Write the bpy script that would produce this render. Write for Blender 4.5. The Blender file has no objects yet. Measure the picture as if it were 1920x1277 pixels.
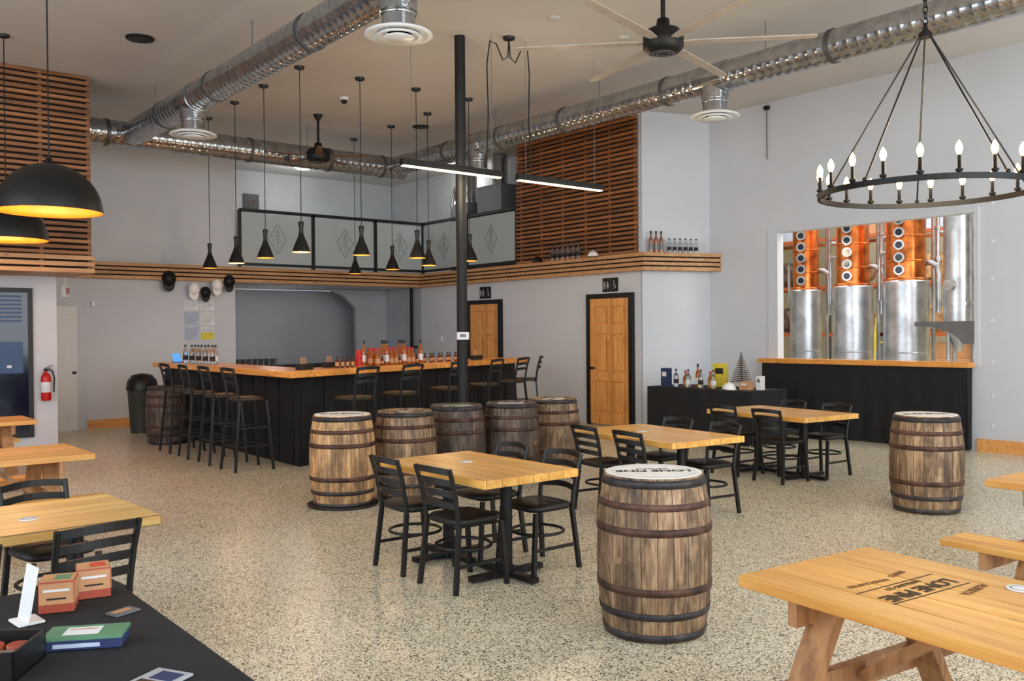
import bpy, bmesh, math, random
from mathutils import Vector, Matrix
random.seed(4)
pi=math.pi
COL=bpy.context.scene.collection
# ---------------------------------------------------------------- materials
def lin(c):
    r=[]
    for x in c[:3]:
        x=x/255.0
        r.append(x/12.92 if x<=0.04045 else ((x+0.055)/1.055)**2.4)
    return (r[0],r[1],r[2],1)
class NT:
    def __init__(s,name):
        s.m=bpy.data.materials.new(name);s.m.use_nodes=True;s.t=s.m.node_tree;s.t.nodes.clear()
        s.out=s.n('ShaderNodeOutputMaterial');s.b=s.n('ShaderNodeBsdfPrincipled');s.l(s.b.outputs[0],s.out.inputs[0])
    def n(s,t,**k):
        x=s.t.nodes.new(t)
        for a,b in k.items():setattr(x,a,b)
        return x
    def l(s,a,b):s.t.links.new(a,b)
    def math(s,op,a,b=None):
        x=s.n('ShaderNodeMath',operation=op)
        for i,v in enumerate((a,b)):
            if v is None:continue
            if isinstance(v,(int,float)):x.inputs[i].default_value=v
            else:s.l(v,x.inputs[i])
        return x.outputs[0]
    def ramp(s,fac,stops,const=False):
        x=s.n('ShaderNodeValToRGB')
        if const:x.color_ramp.interpolation='CONSTANT'
        e=x.color_ramp.elements
        while len(e)<len(stops):e.new(0.5)
        for i,(p,c) in enumerate(stops):e[i].position=p;e[i].color=lin(c)
        s.l(fac,x.inputs[0]);return x.outputs[0]
    def mix(s,fac,a,b,mode='MIX'):
        x=s.n('ShaderNodeMix',data_type='RGBA',blend_type=mode)
        for i,v in ((0,fac),(6,a),(7,b)):
            if isinstance(v,(int,float)):x.inputs[i].default_value=v
            elif isinstance(v,tuple):x.inputs[i].default_value=v
            else:s.l(v,x.inputs[i])
        return x.outputs[2]
    def obj(s,scale=(1,1,1)):
        tc=s.n('ShaderNodeTexCoord');mp=s.n('ShaderNodeMapping');mp.inputs['Scale'].default_value=scale
        s.l(tc.outputs['Object'],mp.inputs[0]);return mp.outputs[0]
    def noise(s,vec,scale,detail=3,rough=.55):
        x=s.n('ShaderNodeTexNoise');x.inputs['Scale'].default_value=scale;x.inputs['Detail'].default_value=detail
        x.inputs['Roughness'].default_value=rough;s.l(vec,x.inputs['Vector']);return x.outputs['Fac']
    def bump(s,h,st=.3,d=.01):
        x=s.n('ShaderNodeBump');x.inputs['Strength'].default_value=st;x.inputs['Distance'].default_value=d
        s.l(h,x.inputs['Height']);s.l(x.outputs[0],s.b.inputs['Normal'])
    def set(s,**k):
        for a,b in k.items():
            s.b.inputs[a.replace('_',' ')].default_value=b
        return s
def plain(name,c,rough=.5,metal=0,var=.04,scale=6,bump=0,emit=None,es=0):
    t=NT(name);v=t.obj();nz=t.noise(v,scale)
    c2=tuple(max(0,x*(1-var*2)) for x in c);c3=tuple(min(255,x*(1+var)) for x in c)
    t.l(t.ramp(nz,[(.3,c2),(.7,c3)]),t.b.inputs['Base Color'])
    t.set(Roughness=rough,Metallic=metal)
    if bump:t.bump(t.noise(v,scale*20),bump,.003)
    if emit:
        t.b.inputs['Emission Color'].default_value=lin(emit);t.b.inputs['Emission Strength'].default_value=es
    return t.m
def wood(name,ca,cb,plank=.14,axis=0,grain=1,rough=.4,seam=.02,knots=True,vary=.25,gs=1.0):
    t=NT(name);tc=t.n('ShaderNodeTexCoord');sp=t.n('ShaderNodeSeparateXYZ');t.l(tc.outputs['Object'],sp.inputs[0])
    u=t.math('DIVIDE',sp.outputs[axis],plank);idn=t.math('FLOOR',u);fr=t.math('FRACT',u)
    wn=t.n('ShaderNodeTexWhiteNoise',noise_dimensions='1D');t.l(idn,wn.inputs['W'])
    sc=[14*gs]*3;sc[grain]=1.1*gs
    mp=t.n('ShaderNodeMapping');mp.inputs['Scale'].default_value=sc;t.l(tc.outputs['Object'],mp.inputs[0])
    cb2=t.n('ShaderNodeCombineXYZ')
    off=t.math('MULTIPLY',wn.outputs['Value'],37.0)
    for i in range(3):t.l(off,cb2.inputs[i])
    ad=t.n('ShaderNodeVectorMath',operation='ADD');t.l(mp.outputs[0],ad.inputs[0]);t.l(cb2.outputs[0],ad.inputs[1])
    nz=t.n('ShaderNodeTexNoise');nz.inputs['Scale'].default_value=1.6;nz.inputs['Detail'].default_value=5
    nz.inputs['Distortion'].default_value=.8;t.l(ad.outputs[0],nz.inputs['Vector'])
    col=t.ramp(nz.outputs['Fac'],[(.3,cb),(.62,ca)])
    br=t.math('ADD',t.math('MULTIPLY',wn.outputs['Value'],vary),1-vary*.6)
    vm=t.n('ShaderNodeVectorMath',operation='SCALE');t.l(col,vm.inputs[0]);t.l(br,vm.inputs['Scale'])
    c=vm.outputs[0]
    if knots:
        kv=t.n('ShaderNodeTexVoronoi');kv.inputs['Scale'].default_value=1
        ks=[7,7,7];ks[grain]=2.6
        km=t.n('ShaderNodeMapping');km.inputs['Scale'].default_value=ks;t.l(tc.outputs['Object'],km.inputs[0]);t.l(km.outputs[0],kv.inputs['Vector'])
        kf=t.ramp(kv.outputs['Distance'],[(.05,(200,200,200)),(.15,(0,0,0))])
        c=t.mix(kf,c,lin(tuple(x*.5 for x in cb)))
    if seam:
        sf=t.math('LESS_THAN',fr,seam);c=t.mix(sf,c,lin(tuple(x*.5 for x in cb)))
    t.l(c,t.b.inputs['Base Color']);t.set(Roughness=rough);t.bump(nz.outputs['Fac'],.12,.004);return t.m
def barrelwood(name,ca,cb,cc):
    t=NT(name);tc=t.n('ShaderNodeTexCoord');sp=t.n('ShaderNodeSeparateXYZ');t.l(tc.outputs['Object'],sp.inputs[0])
    a=t.math('ARCTAN2',sp.outputs[1],sp.outputs[0]);u=t.math('MULTIPLY',t.math('ADD',a,pi),23/(2*pi))
    idn=t.math('FLOOR',u);fr=t.math('FRACT',u)
    wn=t.n('ShaderNodeTexWhiteNoise',noise_dimensions='1D');t.l(idn,wn.inputs['W'])
    mp=t.n('ShaderNodeMapping');mp.inputs['Scale'].default_value=(20,20,1.5);t.l(tc.outputs['Object'],mp.inputs[0])
    oi=t.n('ShaderNodeObjectInfo')
    cbn=t.n('ShaderNodeCombineXYZ');off=t.math('ADD',t.math('MULTIPLY',wn.outputs['Value'],31.0),t.math('MULTIPLY',oi.outputs['Random'],19.0))
    for i in range(3):t.l(off,cbn.inputs[i])
    ad=t.n('ShaderNodeVectorMath',operation='ADD');t.l(mp.outputs[0],ad.inputs[0]);t.l(cbn.outputs[0],ad.inputs[1])
    nz=t.noise(ad.outputs[0],1.8,7,.7)
    col=t.ramp(nz,[(.3,cc),(.48,cb),(.64,ca)])
    br=t.math('ADD',t.math('MULTIPLY',wn.outputs['Value'],.55),.7)
    vm=t.n('ShaderNodeVectorMath',operation='SCALE');t.l(col,vm.inputs[0]);t.l(br,vm.inputs['Scale'])
    mp2=t.n('ShaderNodeMapping');mp2.inputs['Scale'].default_value=(5,5,2.2);t.l(tc.outputs['Object'],mp2.inputs[0])
    big=t.noise(mp2.outputs[0],1.3,6,.7);dk=t.ramp(big,[(.44,(0,0,0)),(.59,(200,200,200))])
    c=t.mix(dk,vm.outputs[0],lin(tuple(x*.42 for x in cc)))
    sm=t.math('LESS_THAN',fr,.045);c=t.mix(sm,c,lin((24,19,15)))
    t.l(c,t.b.inputs['Base Color']);t.set(Roughness=.62);t.bump(nz,.35,.004);return t.m
def emis(name,c,s):
    t=NT(name);v=t.obj();nz=t.noise(v,3)
    t.l(t.ramp(nz,[(0,tuple(x*.96 for x in c)),(1,c)]),t.b.inputs['Emission Color'])
    t.b.inputs['Base Color'].default_value=lin(c);t.b.inputs['Emission Strength'].default_value=s;return t.m
def glassm(name,c,tr=.9,rough=.05,alpha=1):
    t=NT(name);t.b.inputs['Base Color'].default_value=lin(c)
    t.set(Roughness=rough,Alpha=alpha);t.b.inputs['Transmission Weight'].default_value=tr;return t.m
def floor_mat():
    t=NT('pebble_floor');tc=t.n('ShaderNodeTexCoord')
    v=t.n('ShaderNodeTexVoronoi');v.inputs['Scale'].default_value=125;t.l(tc.outputs['Object'],v.inputs['Vector'])
    sp=t.n('ShaderNodeSeparateColor');t.l(v.outputs['Color'],sp.inputs[0])
    c=t.ramp(sp.outputs[0],[(0,(84,79,72)),(.12,(190,180,158)),(.28,(232,224,202)),(.5,(246,240,221)),(.76,(255,252,240)),(.93,(146,140,130))],True)
    e=t.ramp(v.outputs['Distance'],[(.55,(255,255,255)),(.9,(208,202,188))])
    c=t.mix(1.0,c,e,'MULTIPLY')
    bn=t.noise(tc.outputs['Object'],.5,2);tint=t.ramp(bn,[(.35,(247,243,234)),(.65,(255,254,248))])
    c=t.mix(1.0,c,tint,'MULTIPLY')
    t.l(c,t.b.inputs['Base Color']);t.set(Roughness=.27);t.b.inputs['Specular IOR Level'].default_value=.5
    h=t.math('MULTIPLY',v.outputs['Distance'],-1.0);t.bump(h,.13,.003);return t.m
def duct_mat():
    t=NT('galvanised_steel');v=t.obj();n1=t.noise(v,7,3);t.l(t.ramp(n1,[(.3,(150,153,157)),(.7,(192,193,194))]),t.b.inputs['Base Color'])
    t.l(t.ramp(t.noise(v,18,2),[(.3,(84,84,84)),(.7,(112,112,112))]),t.b.inputs['Roughness']);t.set(Metallic=.85);return t.m

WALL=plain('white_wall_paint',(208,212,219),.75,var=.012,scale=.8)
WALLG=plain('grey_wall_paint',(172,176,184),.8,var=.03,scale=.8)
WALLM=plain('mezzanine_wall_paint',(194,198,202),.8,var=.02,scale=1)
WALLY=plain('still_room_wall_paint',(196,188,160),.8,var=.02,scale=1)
CEIL=plain('neutral_ceiling_paint',(198,194,190),.85,var=.02,scale=.5)
FLOOR=floor_mat()
PINE=wood('honey_pine_tabletop',(250,196,104),(230,158,72),.13,0,1,.3,seam=.03)
PINEX=wood('honey_pine_tabletop_lengthwise',(250,208,126),(232,172,88),.14,1,0,.3,seam=.03)
BARTOP=wood('bar_top_wood',(250,176,90),(224,134,58),.3,0,1,.25,seam=0)
PICN=wood('picnic_pine_boards',(240,184,100),(216,150,72),.2,1,0,.42,seam=0)
LEGW=wood('picnic_leg_pine',(190,142,96),(146,100,62),.5,1,2,.5,seam=0,knots=False)
SLAT=wood('slat_cedar',(166,110,66),(118,74,42),.08,2,0,.6,seam=0,knots=False,vary=.5)
SLATY=wood('slat_cedar_crosswise',(166,106,60),(120,72,40),.08,2,1,.6,seam=0,knots=False,vary=.5)
LEDGE=wood('ledge_pine',(206,158,108),(172,120,74),.5,2,0,.5,seam=0,vary=.2)
DOORW=wood('knotty_pine_door',(236,172,98),(210,138,70),.11,1,2,.4,seam=0)
BASEW=wood('pine_baseboard',(230,168,98),(206,142,76),2,1,0,.5,seam=0,knots=False)
GAP=plain('dark_backing',(20,16,14),.9)
BLK=plain('black_powder_coat',(14,14,15),.45,0)
BLKP=plain('black_pole_paint',(13,13,14),.6,0)
BLKM=plain('matte_black_metal',(13,13,14),.5,.2)
VINYL=plain('black_vinyl',(12,12,13),.5,bump=.1)
STOOLSEAT=plain('dark_tan_stool_vinyl',(54,40,22),.45)
CLOTH=plain('black_cloth',(25,25,28),.9,scale=10,bump=.2)
BARCL=plain('black_bar_cladding',(16,17,22),.6,scale=3)
DUCT=duct_mat()
DBAND=plain('duct_collar_steel',(104,104,104),.5,.7)
WHITE=plain('white_enamel',(230,231,231),.4,var=.01)
OFFW=plain('white_lid_paint',(250,248,245),.5,var=.02,scale=9)
INK=plain('dark_ink',(44,38,36),.8)
INKS=plain('stamp_ink',(70,52,38),.8)
INKB=plain('brown_branding',(128,86,48),.8)
HOOP=plain('dark_hoop_steel',(66,62,64),.5,.4,var=.22,scale=9)
HOOPR=plain('rusty_brown_hoop',(88,62,52),.6,.3,var=.25,scale=9)
BW1=barrelwood('weathered_oak',(186,156,122),(142,112,82),(80,60,44))
BW2=barrelwood('pale_weathered_oak',(226,184,134),(194,148,100),(122,88,60))
BW3=barrelwood('dark_weathered_oak',(126,108,94),(94,76,64),(50,40,35))
BUNG=plain('bung_wood',(150,116,86),.7)
GOLD=plain('gold_shade_lining',(235,130,36),.45,0,emit=(255,120,30),es=.45)  # emission in the lining stands in for bulb light falling on it
GLOWG=emis('warm_pendant_glow',(255,156,56),2.4)
BULB=emis('candle_bulb_glow',(255,188,98),13)
LED=emis('led_strip_glow',(255,220,165),7)
CEILLAMP=emis('ceiling_lamp_glow',(255,250,230),9)
STEEL=plain('brushed_steel',(196,199,204),.32,.8,var=.1,scale=3)
COPPER=plain('polished_copper',(230,128,64),.25,.85,var=.14,scale=5)
ORANGE=plain('orange_rack_paint',(180,92,46),.5)
FROST=glassm('frosted_glass',(206,214,214),.3,.55,.85)
CLEAR=glassm('clear_glass',(235,240,240),.92,.03)
AMBER=glassm('amber_liquid_glass',(214,124,40),.6,.08)
COPB=plain('copper_bottle_metal',(168,116,92),.3,.6)
REDG=glassm('dark_liquid_glass',(110,52,30),.5,.1)
PAPER=plain('white_paper',(230,232,235),.8)
PAPERB=plain('blue_printed_paper',(186,198,220),.8)
PAPERG=plain('grey_print',(170,172,176),.8)
YEL=plain('yellow_paper',(232,212,70),.7)
RED=plain('red_paint',(196,28,26),.35)
KRAFT=plain('kraft_red_carton',(168,74,52),.6)
KRAFT2=plain('kraft_brown_carton',(200,148,104),.6)
GREEN=plain('green_print',(92,140,108),.6)
BLUEP=plain('navy_print',(40,54,96),.6)
WINB=plain('dark_blue_window_glass',(7,16,32),.08,0,emit=(12,36,84),es=.07)  # faint glow put into the glass for the bluish outdoors
WINL=plain('pale_blue_blind',(36,68,110),.4,emit=(40,84,140),es=.06)  # same added glow, in the blind and notice colour
SCREEN=emis('screen_glow',(70,140,220),1.2)
BIN=plain('dark_green_bin_plastic',(58,62,54),.5)
GREY=plain('grey_metal',(118,121,126),.45,.4)
EMB=plain('grey_emblem_print',(140,146,148),.7)
PORT=plain('dark_port_glass',(20,30,44),.1)
TWIG=plain('frosted_twig_brown',(124,110,98),.8)
FANBL=plain('fan_blade_taupe',(178,168,158),.5)
FANBR=plain('fan_blade_brown',(110,76,54),.5)
# ---------------------------------------------------------------- mesh builder
class M:
    def __init__(s):s.v=[];s.f=[];s.m=[];s.s=[]
    def add(s,vs,fs,m=0,sm=False):
        b=len(s.v);s.v+=[tuple(x) for x in vs]
        for f in fs:s.f.append(tuple(b+i for i in f));s.m.append(m);s.s.append(sm)
        return s
    def box(s,x0,y0,z0,x1,y1,z1,m=0):
        vs=[(x0,y0,z0),(x1,y0,z0),(x1,y1,z0),(x0,y1,z0),(x0,y0,z1),(x1,y0,z1),(x1,y1,z1),(x0,y1,z1)]
        return s.add(vs,[(0,3,2,1),(4,5,6,7),(0,1,5,4),(1,2,6,5),(2,3,7,6),(3,0,4,7)],m)
    def beam(s,p0,p1,w,h,m=0,up=(0,0,1)):
        p0=Vector(p0);p1=Vector(p1);d=(p1-p0).normalized();up=Vector(up)
        if abs(d.dot(up))>.99:up=Vector((0,1,0))
        a=d.cross(up).normalized();b=a.cross(d).normalized();vs=[]
        for p in (p0,p1):
            for i,j in ((-1,-1),(1,-1),(1,1),(-1,1)):vs.append(p+a*(i*w/2)+b*(j*h/2))
        return s.add(vs,[(0,3,2,1),(4,5,6,7),(0,1,5,4),(1,2,6,5),(2,3,7,6),(3,0,4,7)],m)
    def cyl(s,p0,p1,r0,r1=None,n=16,m=0,cap=True):
        r1=r0 if r1 is None else r1;p0=Vector(p0);p1=Vector(p1);d=(p1-p0).normalized()
        up=Vector((0,0,1)) if abs(d.z)<.95 else Vector((1,0,0));a=d.cross(up).normalized();b=d.cross(a)
        vs=[]
        for p,r in ((p0,r0),(p1,r1)):
            for i in range(n):
                t=2*pi*i/n;vs.append(p+(a*math.cos(t)+b*math.sin(t))*r)
        s.add(vs,[(i,(i+1)%n,n+(i+1)%n,n+i) for i in range(n)],m,True)
        if cap:s.add(vs,[tuple(range(n))[::-1],tuple(range(n,2*n))],m)
        return s
    def lathe(s,prof,n=32,o=(0,0,0),m=0,cap=True,sm=True):
        o=Vector(o);vs=[]
        for r,z in prof:
            for i in range(n):
                t=2*pi*i/n;vs.append((o.x+r*math.cos(t),o.y+r*math.sin(t),o.z+z))
        fs=[]
        for k in range(len(prof)-1):
            for i in range(n):j=(i+1)%n;fs.append((k*n+i,k*n+j,(k+1)*n+j,(k+1)*n+i))
        s.add(vs,fs,m,sm)
        if cap:
            if prof[0][0]>1e-4:s.add(vs[:n],[tuple(range(n))[::-1]],m)
            if prof[-1][0]>1e-4:s.add(vs[-n:],[tuple(range(n))],m)
        return s
    def tube(s,path,r,n=8,m=0,closed=False):
        P=[Vector(p) for p in path];N=len(P);vs=[];pa=None
        for i,p in enumerate(P):
            if closed:d=P[(i+1)%N]-P[i-1]
            else:d=P[min(i+1,N-1)]-P[max(i-1,0)]
            d.normalize()
            if pa is None:
                up=Vector((0,0,1)) if abs(d.z)<.9 else Vector((1,0,0));a=d.cross(up).normalized()
            else:
                a=(pa-d*pa.dot(d)).normalized()
            pa=a;b=d.cross(a)
            for k in range(n):
                t=2*pi*k/n;vs.append(p+(a*math.cos(t)+b*math.sin(t))*r)
        fs=[]
        for i in range(N if closed else N-1):
            j=(i+1)%N
            for k in range(n):l=(k+1)%n;fs.append((i*n+k,i*n+l,j*n+l,j*n+k))
        s.add(vs,fs,m,True)
        if not closed:s.add(vs[:n],[tuple(range(n))],m);s.add(vs[-n:],[tuple(range(n))],m)
        return s
    def prism(s,poly,z0,z1,m=0):
        n=len(poly);vs=[(x,y,z0) for x,y in poly]+[(x,y,z1) for x,y in poly]
        return s.add(vs,[tuple(range(n))[::-1],tuple(range(n,2*n))]+[(i,(i+1)%n,n+(i+1)%n,n+i) for i in range(n)],m)
    def plate(s,poly,axis,c0,c1,m=0):
        f=(lambda a,b,c:(c,a,b)) if axis=='x' else (lambda a,b,c:(a,c,b))
        n=len(poly);vs=[f(a,b,c0) for a,b in poly]+[f(a,b,c1) for a,b in poly]
        return s.add(vs,[tuple(range(n))[::-1],tuple(range(n,2*n))]+[(i,(i+1)%n,n+(i+1)%n,n+i) for i in range(n)],m)
    def ball(s,c,r,sc=(1,1,1),n=16,m=0,half=False):
        k=n//2;prof=[]
        for i in range(k+1):
            t=-pi/2+pi*i/k
            if half:t=pi/2*i/k
            prof.append((max(math.cos(t)*r,1e-5),math.sin(t)*r))
        b=len(s.v);s.lathe(prof,n,(0,0,0),m,False)
        for i in range(b,len(s.v)):
            x,y,z=s.v[i];s.v[i]=(c[0]+x*sc[0],c[1]+y*sc[1],c[2]+z*sc[2])
        return s
def setup(o,parent):
    COL.objects.link(o)
    if parent:o.parent=parent
def tag(o,label=None,cat=None,group=None,kind=None):
    if label:o['label']=label
    if cat:o['category']=cat
    if group:o['group']=group
    if kind:o['kind']=kind
    return o
def mk(name,me,mats,parent=None,loc=(0,0,0),rot=0,bevel=0,label=None,cat=None,group=None,kind=None):
    mesh=bpy.data.meshes.new(name);mesh.from_pydata(me.v,[],me.f);
    if not isinstance(mats,(list,tuple)):mats=[mats]
    for x in mats:mesh.materials.append(x)
    mesh.polygons.foreach_set('material_index',me.m);mesh.polygons.foreach_set('use_smooth',me.s)
    bm=bmesh.new();bm.from_mesh(mesh);bmesh.ops.recalc_face_normals(bm,faces=bm.faces);bm.to_mesh(mesh);bm.free()
    o=bpy.data.objects.new(name,mesh);setup(o,parent)
    o.location=loc;o.rotation_euler=(0,0,rot) if not isinstance(rot,(tuple,list)) else rot
    if bevel:
        b=o.modifiers.new('bevel','BEVEL');b.width=bevel;b.segments=2;b.limit_method='ANGLE'
    tag(o,label,cat,group,kind);return o
def root(name,label,cat,loc=(0,0,0),rot=0,group=None,kind=None):
    o=bpy.data.objects.new(name,None);o.empty_display_size=.1;setup(o,None)
    o.location=loc;o.rotation_euler=(0,0,rot);return tag(o,label,cat,group,kind)
def dup(r,loc,rot=None,label=None,scale=None):
    c=r.copy();COL.objects.link(c);c.location=loc
    if rot is not None:c.rotation_euler=(0,0,rot)
    if scale is not None:c.scale=(scale,scale,scale)
    if label:c['label']=label
    def rec(a,b):
        for ch in a.children:
            k=ch.copy();COL.objects.link(k);k.parent=b;rec(ch,k)
    rec(r,c);return c
def text(body,size,mat,parent,loc,rot,ext=.0005,name='lettering',align='CENTER',bold=.012):
    cu=bpy.data.curves.new('txt','FONT');cu.body=body;cu.size=size;cu.extrude=ext;cu.align_x=align;cu.align_y='CENTER'
    cu.offset=size*bold
    tmp=bpy.data.objects.new('txt',cu);COL.objects.link(tmp);dg=bpy.context.evaluated_depsgraph_get();dg.update()
    me=bpy.data.meshes.new_from_object(tmp.evaluated_get(dg));bpy.data.objects.remove(tmp)
    me.materials.clear();me.materials.append(mat)
    o=bpy.data.objects.new(name,me);setup(o,parent);o.location=loc;o.rotation_euler=rot;return o
# ---------------------------------------------------------------- room shell
ZC=5.32;XR=11.26;XW=12.49;YF=17.1
S='structure'
mk('floor',M().box(-5,-4,-.1,21,22,0),FLOOR,kind=S)
mk('ceiling',M().box(-5,-4,ZC,21,22,ZC+.1),CEIL,kind=S)
m=M();t=.14
m.box(XW,-4,0,XW+t,5.53,ZC).box(XW,8.6,0,XW+t,10.6,ZC).box(XW,5.53,0,XW+t,8.6,1.14).box(XW,5.53,3.2,XW+t,8.6,ZC)
mk('wall_right',m,WALL,kind=S)
mk('wall_corner',M().prism([(XR,10.4),(XW,9.97),(XW+.1,10.6),(XR+.12,10.6)],0,ZC),WALL,kind=S)
mk('wall_restroom',M().box(XR,10.45,0,XR+.12,YF,2.66).box(XR,10.45,2.9,XR+.12,13.58,ZC),WALL,kind=S)
mk('wall_back',M().box(4.24,YF,0,6.95,YF+.12,ZC),WALL,kind=S)
mk('wall_entry',M().prism([(2.4,16.6),(4.24,YF),(4.24,YF+.12),(2.4,16.75)],0,ZC),WALL,kind=S)
mk('wall_left',M().box(-5,14.9,0,3.28,15.02,2.7).box(3.16,15.02,0,3.28,16.8,2.7),WALL,kind=S)
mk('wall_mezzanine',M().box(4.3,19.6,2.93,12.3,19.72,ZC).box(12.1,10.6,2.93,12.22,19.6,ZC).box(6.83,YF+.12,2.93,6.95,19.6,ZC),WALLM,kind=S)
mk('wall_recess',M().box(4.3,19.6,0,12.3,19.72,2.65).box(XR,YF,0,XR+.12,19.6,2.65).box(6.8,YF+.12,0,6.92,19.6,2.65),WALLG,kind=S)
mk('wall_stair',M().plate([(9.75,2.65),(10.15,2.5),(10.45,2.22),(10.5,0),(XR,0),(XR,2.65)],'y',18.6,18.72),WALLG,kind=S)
mk('floor_mezzanine',M().box(6.95,YF,2.66,12.1,19.6,2.9).box(XR,13.58,2.66,12.1,YF,2.9).box(XR,10.45,2.66,12.3,13.58,2.9),WALL,kind=S)
mk('wall_still_room',M().box(19,0,0,19.1,18,ZC).box(XW+t,0,0,19,.1,ZC).box(XW+t,15,0,19,15.1,ZC),WALLY,kind=S)
def slats(mm,a0,a1,z0,z1,axis,c0,c1,pitch=.08,h=.046):
    z=z0
    while z+h<z1:
        if axis=='y':mm.box(a0,c0,z,a1,c1,z+h)
        else:mm.box(c0,a0,z,c1,a1,z+h)
        z+=pitch
mk('wall_slat_backing',M().box(-5,13.85,2.6,3.46,14.9,ZC),GAP,kind=S)
m=M();slats(m,-5,3.5,2.79,ZC,'y',13.78,13.84)
for x in [i*.62-4.6 for i in range(14)]:m.box(x,13.83,2.6,x+.05,13.86,ZC)
mk('trim_1',m,SLAT,kind=S)
m=M()
for z in (2.53,2.62,2.71):m.box(-5,13.74,z,3.53,14.9,z+.06)
mk('trim_2',m,LEDGE,kind=S)
mk('wall_slat_backing_restroom',M().box(XR-.02,10.49,2.94,XR,13.6,5.3),GAP,kind=S)
m=M();slats(m,10.46,13.62,2.96,5.3,'x',XR-.075,XR-.02)
for y in [10.5+.6*i for i in range(6)]:m.box(XR-.03,y,2.94,XR-.018,y+.05,5.3)
mk('trim_3',m,SLATY,kind=S)
legs=[[(3.6,16.92),(11.1,16.92),(11.26,17.1),(3.6,17.1)],[(11.1,10.22),(11.26,10.4),(11.26,17.1),(11.1,16.92)],[(11.1,10.22),(12.49,9.72),(12.49,9.97),(11.26,10.4)]]
for i,pl in enumerate(legs):
    m=M()
    for z0,z1 in ((2.65,2.71),(2.735,2.785),(2.81,2.86),(2.885,2.945)):m.prism(pl,z0,z1)
    pin=[(p[0]+(.02 if p[0]<XR-.05 and i else 0),p[1]+(.025 if i!=1 and p[1]<17 else 0)) for p in pl]
    m.prism(pin,2.66,2.93,1)
    mk('trim_%d'%(4+i),m,[LEDGE,GAP],kind=S)
mk('baseboard_right',M().box(XW-.03,-4,0,XW,5.5,.17),BASEW,kind=S)
mk('baseboard_back',M().box(4.24,YF-.03,0,5.2,YF,.15),BASEW,kind=S)
mk('baseboard_corner',M().prism([(XR-.02,10.38),(XW,9.94),(XW,9.97),(XR,10.4)],0,.12),WALL,kind=S)
er=math.atan2(.5,1.84)
d=mk('door_1',M().box(0,-.05,0,.62,-.01,2.15).box(.06,-.06,.2,.56,-.05,1.0).box(.06,-.06,1.12,.56,-.05,2.0),WHITE,loc=(3.45,16.86,0),rot=er,kind=S,bevel=.006)
mk('door_handle',M().cyl((.54,-.06,1.0),(.54,-.12,1.0),.025),HOOPR,parent=d)
def rdoor(n,y0,y1):
    w=y1-y0;H=2.3;fr=.085
    m=M()
    cols=[(fr+.1,w/2-.045),(w/2+.045,w-fr-.1)];rows=[(.22,.78),(.93,1.60),(1.76,2.08)]
    m.box(-.015,fr,.02,0,w-fr,H-fr)
    m.box(-.045,fr,.02,-.015,cols[0][0],H-fr).box(-.045,cols[1][1],.02,-.015,w-fr,H-fr).box(-.045,cols[0][1],.02,-.015,cols[1][0],H-fr)
    zs=[(.02,.22),(.78,.93),(1.60,1.76),(2.08,H-fr)]
    for a,b in cols:
        for c,dd in zs:m.box(-.045,a,c,-.015,b,dd)
        for c,dd in rows:m.box(-.034,a+.035,c+.035,-.015,b-.035,dd-.035)
    o=mk('door_%d'%n,m,DOORW,loc=(XR-.01,y0,0),kind=S)
    mk('door_frame',M().box(-.06,0,0,.01,fr,H).box(-.06,w-fr,0,.01,w,H).box(-.06,fr,H-fr,.01,w-fr,H),BLK,parent=o)
    mk('door_handle',M().cyl((-.04,w-fr-.06,1.0),(-.1,w-fr-.06,1.0),.022).cyl((-.09,w-fr-.06,1.0),(-.09,w-fr-.16,1.0),.012),BLKM,parent=o)
rdoor(2,10.58,11.69);rdoor(3,14.15,15.26)
def person(mm,y,skirt=False):
    mm.cyl((-.004,y,.175),(-.006,y,.175),.012,n=12)
    if skirt:mm.plate([(y-.028,.08),(y+.028,.08),(y+.012,.16),(y-.012,.16)],'x',-.006,-.003);mm.box(-.006,y-.012,.045,-.003,y-.004,.08);mm.box(-.006,y+.004,.045,-.003,y+.012,.08)
    else:mm.box(-.006,y-.019,.1,-.003,y+.019,.16);mm.box(-.006,y-.014,.045,-.003,y-.003,.1);mm.box(-.006,y+.003,.045,-.003,y+.014,.1)
for y0,y1 in ((10.96,11.33),(14.53,14.9)):
    w=y1-y0
    r=root('restroom_sign','black restroom sign with white pictograms above pine door','sign',(XR-.012,y0,2.33),group='restroom signs')
    mk('sign_plate',M().box(0,0,0,.012,w*.48,.24),BLK,parent=r);mk('sign_plate',M().box(0,w*.52,0,.012,w,.24),BLK,parent=r)
    m=M();person(m,w*.64,True);mk('pictogram',m,PAPERG,parent=r)
    m=M();person(m,w*.88);mk('pictogram',m,PAPERG,parent=r)
    mk('divider',M().box(-.006,w*.757,.04,-.003,w*.763,.19),PAPERG,parent=r)
    yy=w*.24;m=M();m.cyl((-.004,yy,.185),(-.006,yy,.185),.012,n=12);m.box(-.006,yy-.01,.11,-.003,yy+.006,.174);m.box(-.006,yy-.04,.1,-.003,yy+.006,.114);m.box(-.006,yy-.044,.06,-.003,yy-.034,.114)
    m.tube([(-.005,yy+.01+.032*math.cos(a),.088+.034*math.sin(a)) for a in [pi*.4+i*pi*1.3/10 for i in range(11)]],.004,6)
    mk('pictogram',m,PAPERG,parent=r)
m=M().box(XW-.02,8.6,1.12,XW,8.78,3.2).box(XW-.02,5.47,3.2,XW,8.78,3.27).box(XW-.015,5.47,1.14,XW,5.53,3.2)
mk('window_1',m,WALL,kind=S)
mk('window_sill',M().box(XW-.2,5.53,1.12,XW+t,8.6,1.19).box(XW-.2,8.6,1.12,XW-.02,8.85,1.19),BARTOP,label='thick honey-toned wooden sill under the still-room window',cat='window sill')
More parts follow.
